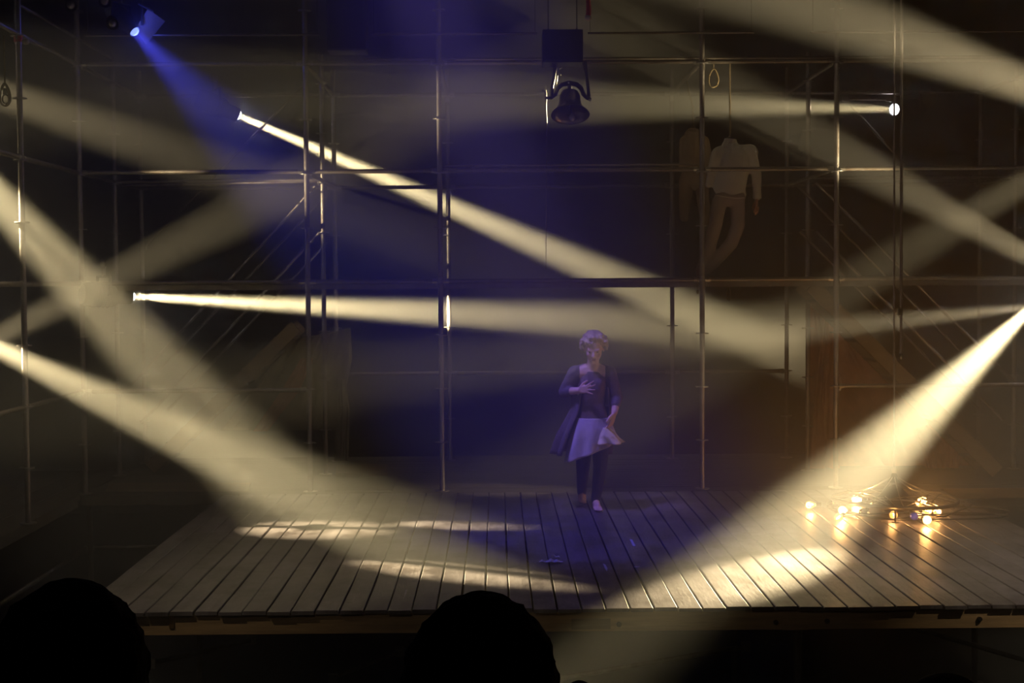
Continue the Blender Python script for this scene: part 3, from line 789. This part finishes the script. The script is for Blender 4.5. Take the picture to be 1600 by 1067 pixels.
# dark hub drum under the apex, with crossing wires
part(MB().lathe([(.02, .22), (.06, .20), (.12, .14), (.17, .09), (.20, .05), (.20, .03), (.02, .03)], RC, seg=24), 'hub', 'iron', ch)
for k in range(14):
    a = random.uniform(0, 2 * PI); b = a + random.uniform(1.2, 3.2)
    p = RC + Vector((RR * .95 * math.cos(a), RR * .95 * math.sin(a), .08 + random.uniform(0, .05)))
    q = RC + Vector((RR * .9 * math.cos(b), RR * .9 * math.sin(b), .06 + random.uniform(0, .06)))
    m_ = p.lerp(q, .5); m_.z = random.uniform(.08, .2)
    pts = [p * (1 - t) ** 2 + m_ * 2 * t * (1 - t) + q * t * t for t in [j / 12 for j in range(13)]]
    part(MB().path(pts, .0035, seg=6), 'loose_wire', 'steel' if k % 3 else 'iron', ch)
BULBS = [(1266, 789, 1, .5), (1303, 786, 0, 0), (1317, 797, 2, 1), (1338, 780, 2, 1.3), (1349, 800, 0, 0), (1396, 804, 1, .7), (1441, 782, 2, 1.3),
         (1432, 788, 1, .5), (1449, 798, 1, .6), (1448, 812, 2, .9), (1464, 799, 1, .4), (1428, 806, 3, 0), (1311, 808, 1, .4)]
for i, (px, py, k, e) in enumerate(BULBS):
    p = on_floor(px, py, .055)
    out = (p - RC); out.z = 0
    out = out.normalized() if out.length > .05 else Vector((1, 0, 0))
    d = (out + Vector((0, -.3, .15 * math.sin(i)))).normalized()
    rb = .034
    b_ = part(MB().lathe([(.013, -.05), (.016, -.035), (.026, -.018), (rb, .006), (.031, .024), (.018, .037), (.001, .041)], p, d, seg=18), 'bulb', ('bulb_off', 'bulb', 'bulb_hot', 'bulb_blue')[k], ch)
    b_['label'] = ('unlit clear bulb', 'dimly glowing amber bulb', 'bright glowing amber bulb', 'blue glass bulb')[k]
    part(MB().tube(p - d * .05, p - d * .10, .017, .019, seg=12), 'socket', 'black_rubber', ch)
    if k in (1, 2):
        f = MB().path([p - d * .03, p - d * .012 + Vector((0, 0, .010)), p + Vector((0, 0, -.008)), p + d * .012 + Vector((0, 0, .010)), p + d * .02], .0022 if k == 1 else .005, seg=6)
        fo = f.build('filament', 'filament'); fo.parent = b_; fo.location = -world_loc(b_)
    if e:
        ld = bpy.data.lights.new('bulb_light', 'POINT'); ld.energy = 7.5 * e; ld.color = (1, .50, .16); ld.shadow_soft_size = .03
        lo = bpy.data.objects.new('bulb_light', ld); COL.objects.link(lo); lo.location = p + Vector((0, 0, .0)) - Vector(ch.location); lo.parent = ch
# flex running to each bulb around the ring
mb = MB()
for k in range(3):
    pts = []
    for j in range(61):
        a = 2 * PI * j / 60; rr = RR * (.98 + .06 * k) + .04 * math.sin(3 * a + k) + .02 * math.sin(7 * a + 2 * k)
        pts.append(RC + Vector((rr * math.cos(a), rr * math.sin(a) * 1.0, .012 + .03 * k * abs(math.sin(2 * a + k)))))
    part(MB().path(pts[:58], .006, seg=6), 'bulb_flex', 'black_rubber', ch)
# cable loops to the right
for (dx, dy, rx, ry, n, lab) in ((.62, -.12, .30, .22, 1.1, 'loop of black cable on the boards just right of the bulb ring'),
                                 (.35, -.38, .46, .17, .9, 'long black cable loop in front of the bulb ring')):
    pts = []
    for j in range(int(60 * n)):
        a = 2 * PI * j / 60 + 2.6; w = 1 + .08 * math.sin(2.3 * a)
        pts.append(RC + Vector((dx + rx * w * math.cos(a), dy + ry * w * math.sin(a), .009 + .004 * (j % 2 == 0) * 0)))
    tagm(MB().path(pts, .008, seg=6), 'power_cable', 'black_rubber', lab, 'cable')
dp = on_floor(1399, 816, 0)
tagm(MB().tube(dp, dp + Vector((0, 0, .10)), .009).tube(dp, dp + Vector((0, 0, .006)), .03), 'floor_peg', 'iron', 'small black peg standing on the boards before the bulb ring', 'peg')
# lowering line
hl = thing('hoist_line', 'long vertical steel line from above down to the bulb ring', 'hoist line', apex)
part(MB().tube(apex + Vector((0, 0, .03)), Vector((at(1391, 100, RY).x, RY, 12.0)), .0085, seg=12), 'line', 'galv_lit', hl)
part(MB().lathe([(.012, .0), (.02, .02), (.02, .05), (.012, .07)], apex, seg=12), 'shackle', 'steel', hl)
b0 = at(1408, 556, RY)
hp = thing('hoist_pole', 'second vertical steel pole beside the hoist line, ending in mid air', 'pole', b0)
part(MB().tube(b0, Vector((at(1404, 100, RY).x, RY, 12.0)), .0125, seg=12), 'tube', 'galv_lit', hp)
part(MB().box((-.02, -.02, -.03), (.02, .02, .03), c=at(1406, 487, RY)), 'clamp', 'iron', hp, False)
part(MB().ellipsoid(b0, (.02, .02, .03)), 'end_cap', 'iron', hp)

# ------------------------------------------------------------------ litter on the boards
def scrap(px, py, w, label, seed, name='paper_scrap', m='paper'):
    p = on_floor(px, py, .004); rnd = random.Random(seed); mb = MB(); rings = []
    n = 8
    for i in range(n + 1):
        x = (i / n - .5) * w; hw = w * .22 * (1 - abs(i / n - .5) * 1.2) * rnd.uniform(.6, 1.4)
        z = rnd.uniform(.002, .03) if 0 < i < n else .001
        rings.append([p + Vector((x, -hw, z * .4 + .001)), p + Vector((x + rnd.uniform(-.01, .01), -hw * .2, z)), p + Vector((x, hw, z * .7 + .002)), p + Vector((x, hw * .3, z * .2))])
    mb.ring_strip(rings)
    return tag(mb.build(name, m, smooth=False, loc=p), label, 'litter')
pp = scrap(861, 878, .17, 'crumpled white paper scrap on the boards, centre front', 3)
scrap(869, 871, .06, 'folded paper tip standing beside the crumpled white scrap', 8)
def mark(pts, label, m='paper'):
    mb = MB(); mb.ring_strip([[on_floor(x, y, .002) for x, y in pts], [on_floor(x, y, .0035) for x, y in pts]])
    return tag(mb.build('tape_mark', m, smooth=False, loc=mb.v[0]), label, 'tape mark')
mark([(942, 880), (946, 882), (949.5, 888), (948.5, 893), (945, 888)], 'pale torn tape sliver right of the crumpled paper')
mark([(983.5, 842), (988, 843), (993, 853), (989, 853)], 'pale tape sliver farther back, right of centre')
mark([(634, 920), (636.5, 921), (634, 930), (630, 936)], 'pale chip on the boards left of the centre head')
mark([(989, 885), (995, 884.5), (1001, 885), (995, 886.5)], 'tiny pale scrap on the boards between the two light pools')

# ------------------------------------------------------------------ people
def head_mesh(mb, c, s, yaw=0., pitch=0., ears=True, face=True):
    """head looking along -Y, centre c, s = head height; drawn as overlapping forms"""
    R_ = Matrix.Rotation(yaw, 3, 'Z') @ Matrix.Rotation(pitch, 3, 'X')
    T = lambda x, y, z: Vector(c) + R_ @ Vector((x * s, y * s, z * s))
    mb.ellipsoid(T(0, .05, .12), (.33 * s, .41 * s, .38 * s), rot=R_)
    mb.ellipsoid(T(0, -.08, -.12), (.27 * s, .30 * s, .34 * s), rot=R_)
    mb.ellipsoid(T(0, -.17, -.36), (.15 * s, .15 * s, .12 * s), rot=R_)
    if face:
        mb.capsule(T(0, -.36, .02), T(0, -.45, -.13), .035 * s, .055 * s)
        mb.capsule(T(-.05, -.40, -.15), T(.05, -.40, -.15), .035 * s, .035 * s)
        mb.capsule(T(-.18, -.31, .06), T(-.05, -.355, .05), .04 * s, .04 * s)
        mb.capsule(T(.18, -.31, .06), T(.05, -.355, .05), .04 * s, .04 * s)
        mb.ellipsoid(T(-.17, -.27, -.12), (.08 * s, .08 * s, .09 * s), rot=R_)
        mb.ellipsoid(T(.17, -.27, -.12), (.08 * s, .08 * s, .09 * s), rot=R_)
        mb.capsule(T(-.07, -.355, -.25), T(.07, -.355, -.25), .03 * s, .03 * s)
        mb.capsule(T(-.055, -.35, -.295), T(.055, -.35, -.295), .035 * s, .035 * s)
    if ears:
        for q in (-1, 1):
            mb.ellipsoid(T(q * .335, .04, -.03), (.035 * s, .07 * s, .12 * s), rot=R_)
    return T

def hand(mb, w, pd, nrm, thumb, k=1.0, curl=.3, spread=.25):
    """w wrist, pd palm direction, nrm palm normal (towards which fingers curl), thumb: side vector"""
    w = Vector(w); pd = Vector(pd).normalized(); th = Vector(thumb).normalized(); nr = Vector(nrm).normalized()
    for s in (-.027, -.009, .009, .027):
        mb.capsule(w + th * s * .6 * k, w + pd * .085 * k + th * s * k, .014 * k, .0115 * k, seg=10)
    lens = (.068, .078, .072, .056)
    for i, s in enumerate((.03, .01, -.01, -.03)):
        b = w + pd * .085 * k + th * s * k
        d0 = (pd + th * (s / .03) * spread + nr * curl * .4).normalized()
        d1 = (pd + th * (s / .03) * spread + nr * curl * 1.4).normalized()
        d2 = (pd + th * (s / .03) * spread + nr * curl * 2.6).normalized()
        L = lens[i] * k
        p1 = b + d0 * L * .45; p2 = p1 + d1 * L * .32; p3 = p2 + d2 * L * .25
        mb.chain([b, p1, p2, p3], [.0095 * k, .0085 * k, .0075 * k, .0065 * k], seg=8)
    b = w + pd * .02 * k + th * .026 * k
    d = (pd * .7 + th * .9 + nr * .25).normalized()
    mb.chain([b, b + d * .035 * k, b + d * .035 * k + (pd + th * .45 + nr * .2).normalized() * .05 * k], [.014 * k, .012 * k, .009 * k], seg=8)

PY = on_floor(930, 796, 0).y
def P(px, py, dy=0.): return at(px, py, PY + dy)
k = PY / F
pe = thing('person', 'woman in dark cardigan and light skirt walking forward, hand to her waist', 'person', (P(930, 796).x, PY, 0))
mb = MB()
# torso
mb.capsule(P(926, 588), P(925, 604, -.01), .105, .118, flat=((0, 1, 0), .72))
mb.capsule(P(925, 604, -.01), P(925, 634), .11, .098, flat=((0, 1, 0), .78))
mb.capsule(P(925, 634), P(926, 664), .105, .135, flat=((0, 1, 0), .82))
mb.capsule(P(918, 667), P(934, 667), .105, .105, flat=((0, 1, 0), .9))
mb.capsule(P(904, 583), P(946, 583), .06, .06)
mb.capsule(P(926, 573), P(901, 584), .05, .055); mb.capsule(P(927, 573), P(950, 584), .05, .055)
mb.capsule(P(926, 583, 0), P(927, 560, -.04), .056, .052)
# head, bowed
HS = .25
T = head_mesh(mb, P(928, 544, -.07), HS, yaw=-.10, pitch=.36)
# camera-left arm: elbow out, hand across the waist
mb.chain([P(897, 585), P(882, 612, .04)], [.056, .043])
mb.chain([P(882, 612, .04), P(904, 610, -.13)], [.042, .029])
hand(mb, P(904, 610, -.13), P(925, 606, -.20) - P(904, 610, -.13), Vector((0, 1, -.1)), Vector((.05, -.1, 1)), 1.0, .12, .42)
# camera-right arm hanging, lit hand
mb.chain([P(953, 585), P(964, 621, .02)], [.056, .043])
mb.chain([P(964, 621, .02), P(960, 644, -.10)], [.041, .029])
hand(mb, P(960, 644, -.10), P(955, 662, -.13) - P(960, 644, -.10), Vector((-.6, .5, 0)), Vector((-.5, -.8, 0)), 1.05, .55, .1)
# legs: front leg (camera right) planted, rear leg stepping
mb.chain([P(938, 668), P(938, 728, -.03), P(931, 784, .03)], [.088, .056, .036])
mb.chain([P(938, 732, .01), P(934, 755, .035)], [.052, .046])
mb.chain([P(915, 668), P(911, 727, .14), P(909, 772, .42)], [.088, .056, .036])
mb.chain([P(911, 735, .2), P(910, 752, .30)], [.05, .045])
# feet
fx = P(931, 796).x
def foot(a, toe, heel, kk=1.):
    mb.capsule(a, heel, .034, .034); mb.capsule(heel, toe, .032, .022, flat=((0, 0, 1), .7)); mb.capsule(a, a.lerp(toe, .6), .032, .028)
    side = (toe - heel).cross(Vector((0, 0, 1))).normalized()
    for j in range(5):
        s = (j - 2) * .014; b = toe + side * s
        mb.capsule(heel.lerp(toe, .6) + side * s * .9, b + (toe - heel).normalized() * (.03 - .006 * abs(j - 1)), .015, .009, seg=8)
foot(P(931, 784, .03), Vector((fx + .012, PY - .16, .024)), Vector((fx, PY + .05, .036)))
hz = P(909, 772, .42)
foot(hz, Vector((hz.x, hz.y - .08, .026)), Vector((hz.x, hz.y + .07, .11)))
body = part(mb, 'body', 'skin', pe); remesh(body, .0065, 3, .5)
# lips, eyelids
part(MB().capsule(T(-.055, -.388, -.262), T(.055, -.388, -.262), .017 * HS, .017 * HS).capsule(T(-.045, -.385, -.292), T(.045, -.385, -.292), .02 * HS, .02 * HS), 'mouth', 'lips', pe)
for q in (-1, 1):
    part(MB().ellipsoid(T(q * .12, -.318, -.005), (.05 * HS, .03 * HS, .03 * HS)), 'eye', 'leggings', pe)
# hair: tousled curls
rnd = random.Random(5); mb = MB()
mb.ellipsoid(T(0, .15, .20), (.42 * HS, .44 * HS, .40 * HS))
for i in range(210):
    th = rnd.uniform(0, 2 * PI); ph = rnd.uniform(-.75, 1.0)
    y = math.sin(th) * .48; x = math.cos(th) * .46
    z = .16 + ph * .30
    q = math.sqrt(max(.05, 1 - max(0, ph) ** 2 * .9)); x *= q; y *= q
    if y < -.18 and z < .30: continue
    if y < 0 and z < -.05: continue
    r = rnd.uniform(.035, .075)
    mb.ellipsoid(T(x, y + .08, z + (.05 if ph > .7 else 0)), (r * HS, r * HS, r * HS * rnd.uniform(.8, 1.5)), seg=8, rows=6)
for i in range(34):
    x = rnd.uniform(-.36, .36); zt = rnd.uniform(.34, .50)
    mb.ellipsoid(T(x, -.25 + abs(x) * .5, zt - abs(x) * .35), (rnd.uniform(.045, .075) * HS,) * 3, seg=8, rows=6)
for q in (-1, 1):
    for i in range(12):
        mb.ellipsoid(T(q * rnd.uniform(.36, .44), rnd.uniform(-.08, .18), rnd.uniform(-.06, .28)), (rnd.uniform(.04, .07) * HS,) * 3, seg=8, rows=6)
o = part(mb, 'hair', 'hair_blonde', pe); remesh(o, .006, 1, .3)
# dress bodice + skirt
def shell(levels, folds, amp, seed, cols=72, Yoff=0., cut=None):
    """levels: (px centre, py, half width px, half depth m, dy); optional cut=(a0,a1) leaves the front open"""
    rings = []
    n = 6
    for i in range(len(levels) - 1):
        for j in range(n + (i == len(levels) - 2)):
            t = j / n
            a, b = levels[i], levels[i + 1]
            cx, py, hw, hd, dy = [a[q] * (1 - t) + b[q] * t for q in range(5)]
            g = (i + t) / (len(levels) - 1); ring = []
            for c in range(cols):
                if cut: th = cut[0] + (cut[1] - cut[0]) * c / (cols - 1)
                else: th = 2 * PI * c / cols
                w = 1 + amp * g * (math.sin(folds * th + seed) * .6 + noise.noise(Vector((math.cos(th) * 2.2, math.sin(th) * 2.2, g * 1.6 + seed))) * 1.1)
                p = P(cx, py, dy); ring.append(p + Vector((math.cos(th) * hw * k * w, math.sin(th) * hd * w, 0)))
            rings.append(ring)
    mb = MB(); mb.ring_strip(rings, closed=not cut, cap=False); return mb
mb = MB()
mb.capsule(P(926, 592), P(925, 604, -.01), .116, .128, flat=((0, 1, 0), .74))
mb.capsule(P(925, 604, -.01), P(925, 634), .12, .108, flat=((0, 1, 0), .80))
mb.capsule(P(925, 634), P(926, 662), .115, .145, flat=((0, 1, 0), .84))
mb.capsule(P(916, 600, -.055), P(917, 606, -.06), .055, .05); mb.capsule(P(934, 600, -.055), P(933, 606, -.06), .055, .05)
mb.capsule(P(912, 584), P(914, 594, -.03), .035, .05); mb.capsule(P(941, 584), P(938, 594, -.03), .035, .05)
o = part(mb, 'dress_bodice', 'dress', pe); remesh(o, .008, 3)
o = part(shell([(925, 652, 25, .125, 0), (925, 668, 31, .15, 0), (924, 686, 37, .18, .02), (921, 705, 40, .20, .03)], 8, .12, 2.0), 'skirt', 'skirt', pe)
# slanted hem: lift the camera-right side, drop the left
off = Vector(o.location)
me = o.data; cx0 = P(925, 690).x
for v_ in me.vertices:
    w_ = v_.co
    g = max(0, min(1, (P(925, 655).z - w_.z) / .30))
    v_.co.z += g * (w_.x - cx0) * .42
s_ = o.modifiers.new('solid', 'SOLIDIFY'); s_.thickness = .005
o = part(shell([(945, 666, 6, .13, -.03), (948, 679, 16, .165, -.03), (952, 691, 22, .18, -.03)], 5, .2, .4), 'petticoat', 'petticoat', pe)
o['label'] = 'cream petticoat edge catching warm light'
s_ = o.modifiers.new('solid', 'SOLIDIFY'); s_.thickness = .005
# leggings
mb = MB()
mb.chain([P(938, 668), P(938, 728, -.03), P(931, 781, .028)], [.094, .062, .042]); mb.chain([P(938, 732, .01), P(934, 755, .035)], [.058, .052])
mb.chain([P(915, 668), P(911, 727, .14), P(909, 769, .41)], [.094, .062, .042]); mb.chain([P(911, 735, .2), P(910, 752, .30)], [.056, .051])
mb.capsule(P(918, 667), P(934, 667), .11, .11, flat=((0, 1, 0), .9))
o = part(mb, 'leggings', 'leggings', pe); remesh(o, .008, 2)
# cardigan: sleeves + open back panel swinging to camera left
mb = MB()
mb.chain([P(899, 583), P(882, 612, .04)], [.070, .054]); mb.chain([P(882, 612, .04), P(891, 611, -.03)], [.053, .044])
mb.chain([P(951, 583), P(964, 621, .02)], [.070, .053]); mb.chain([P(964, 621, .02), P(962, 632, -.045)], [.052, .043])
mb.capsule(P(914, 577, .025), P(899, 584, .02), .055, .066); mb.capsule(P(938, 577, .025), P(951, 584, .02), .055, .066); mb.capsule(P(912, 578, .05), P(940, 578, .05), .05, .05)
mb.capsule(P(905, 586, .03), P(903, 626, .05), .07, .06, flat=((0, 1, 0), .9)); mb.capsule(P(946, 586, .03), P(948, 626, .05), .07, .055, flat=((0, 1, 0), .9))
mb.capsule(P(925, 590, .07), P(925, 650, .09), .10, .11, flat=((0, 1, 0), .5))
o = part(mb, 'cardigan', 'cardigan', pe); remesh(o, .009, 3)
o = part(shell([(925, 604, 27, .15, .02), (924, 640, 33, .17, .05), (917, 675, 43, .21, .10), (908, 708, 47, .24, .16)], 9, .16, 4.0, cut=(-.55, PI + .9)), 'cardigan_tail', 'cardigan', pe)
s_ = o.modifiers.new('solid', 'SOLIDIFY'); s_.thickness = .006

# seated audience seen from behind
def viewer(px, pytop, Y, hw_px, label, hair='hair_black', floor_z=None, style=0):
    top = at(px, pytop, Y); kk = Y / F
    s = hw_px * kk * 2 / .74 ; s = min(max(s, .21), .30)
    hc = top - Vector((0, 0, .52 * s))
    X = hc.x
    hip = Vector((X, Y - .06, top.z - .86)); knee = hip + Vector((0, .45, .02)); seat = hip.z - .12
    fz = seat - .44 if floor_z is None else floor_z
    root = thing('person', label, 'person', (X, Y, fz))
    mb = MB(); R180 = PI
    head_mesh(mb, hc, s, yaw=R180, pitch=0)
    mb.capsule(hc + Vector((0, -.02, -.3 * s)), hc + Vector((0, -.03, -.26)), .058, .062)
    sh = hc.z - .30
    mb.capsule((X - .15, Y - .03, sh), (X + .15, Y - .03, sh), .07, .07)
    mb.capsule((X, Y - .03, sh - .04), (X, Y - .05, hip.z), .16, .15, flat=((0, 1, 0), .7))
    for q in (-1, 1):
        mb.chain([(X + q * .19, Y - .03, sh), (X + q * .24, Y, sh - .27), (X + q * .12, Y + .24, sh - .33)], [.055, .045, .032])
        hand(mb, (X + q * .12, Y + .24, sh - .33), (-.1 * q, .9, -.2), (0, 0, -1), (-q, .2, .2), 1.0, .3, .1)
        mb.chain([hip + Vector((q * .09, 0, 0)), knee + Vector((q * .12, 0, 0)), Vector((X + q * .12, knee.y - .02, fz + .09)), Vector((X + q * .12, knee.y + .14, fz + .045))], [.095, .065, .045, .04])
    b = part(mb, 'body', 'dark_skin', root); remesh(b, .012, 3)
    mb = MB()
    mb.capsule((X - .15, Y - .03, sh - .01), (X + .15, Y - .03, sh - .01), .082, .082)
    mb.capsule((X, Y - .03, sh - .04), (X, Y - .05, hip.z + .02), .18, .17, flat=((0, 1, 0), .74))
    for q in (-1, 1): mb.chain([(X + q * .19, Y - .03, sh), (X + q * .24, Y, sh - .27), (X + q * .14, Y + .2, sh - .325)], [.066, .055, .042])
    remesh(part(mb, 'jacket', 'black_cloth', root), .014, 3)
    mb = MB()
    for q in (-1, 1):
        mb.chain([hip + Vector((q * .09, 0, 0)), knee + Vector((q * .12, 0, 0)), Vector((X + q * .12, knee.y - .02, fz + .12))], [.105, .075, .058])
    remesh(part(mb, 'trousers', 'black_cloth', root), .014, 3)
    mb = MB(); rnd = random.Random(int(px))
    w = hw_px * kk
    mb.ellipsoid(hc + Vector((0, -.03, .09 * s)), (w, w * 1.12, .43 * s), seg=32, rows=20)
    mb.ellipsoid(hc + Vector((0, -.05, -.12 * s)), (w * .97, w * 1.0, .36 * s), seg=32, rows=20)
    if style:
        for i in range(140):
            th = rnd.uniform(0, 2 * PI); ph = rnd.uniform(-.2, 1.45)
            mb.ellipsoid(hc + Vector((w * .97 * math.cos(th) * math.cos(ph), -.03 + w * 1.08 * math.sin(th) * math.cos(ph), .09 * s + .42 * s * math.sin(ph))), (.008, .008, .008), seg=8, rows=6)
    remesh(part(mb, 'hair', hair, root), .006, 1)
    # chair
    c = thing('theatre_chair', 'dark audience chair under the ' + label.split(',')[0], 'chair', (X, Y, fz))
    part(MB().box((X - .24, Y - .28, seat - .06), (X + .24, Y + .22, seat)), 'seat', 'seat_fabric', c, False)
    part(MB().box((X - .24, Y - .36, seat), (X + .24, Y - .29, seat + .42)), 'backrest', 'seat_fabric', c, False)
    for qx in (-1, 1):
        for qy in (-.26, .18):
            part(MB().tube((X + qx * .21, Y + qy, fz), (X + qx * .21, Y + qy, seat - .06), .014), 'leg', 'iron', c)
    return fz
f1 = viewer(114, 903, 1.72, 121, 'large black head silhouette in the lower left corner, seen from behind', style=1)
f2 = viewer(750, 922, 1.72, 121, 'large black head silhouette at bottom centre, seen from behind', style=1)
f3 = viewer(1474, 1047, 2.75, 78, 'faint reddish brown head top at the bottom right edge', 'hair_red')
f4 = viewer(905, 1061, 6.9, 27, 'tiny dark head tip at the bottom edge, right of centre head', floor_z=PIT)
def riser(x0, x1, y0, y1, z, label):
    r = MB().box((x0, y0, PIT), (x1, y1, z)); tag(r.build('seating_riser', 'black_floor', smooth=False, loc=((x0 + x1) / 2, y0, PIT)), label, 'seating riser')
riser(-1.6, 2.2, 1.0, 2.35, min(f1, f2), 'black audience riser below the two large heads')
riser(-1.6, 2.2, 2.36, 3.5, f3, 'lower black audience riser in front')
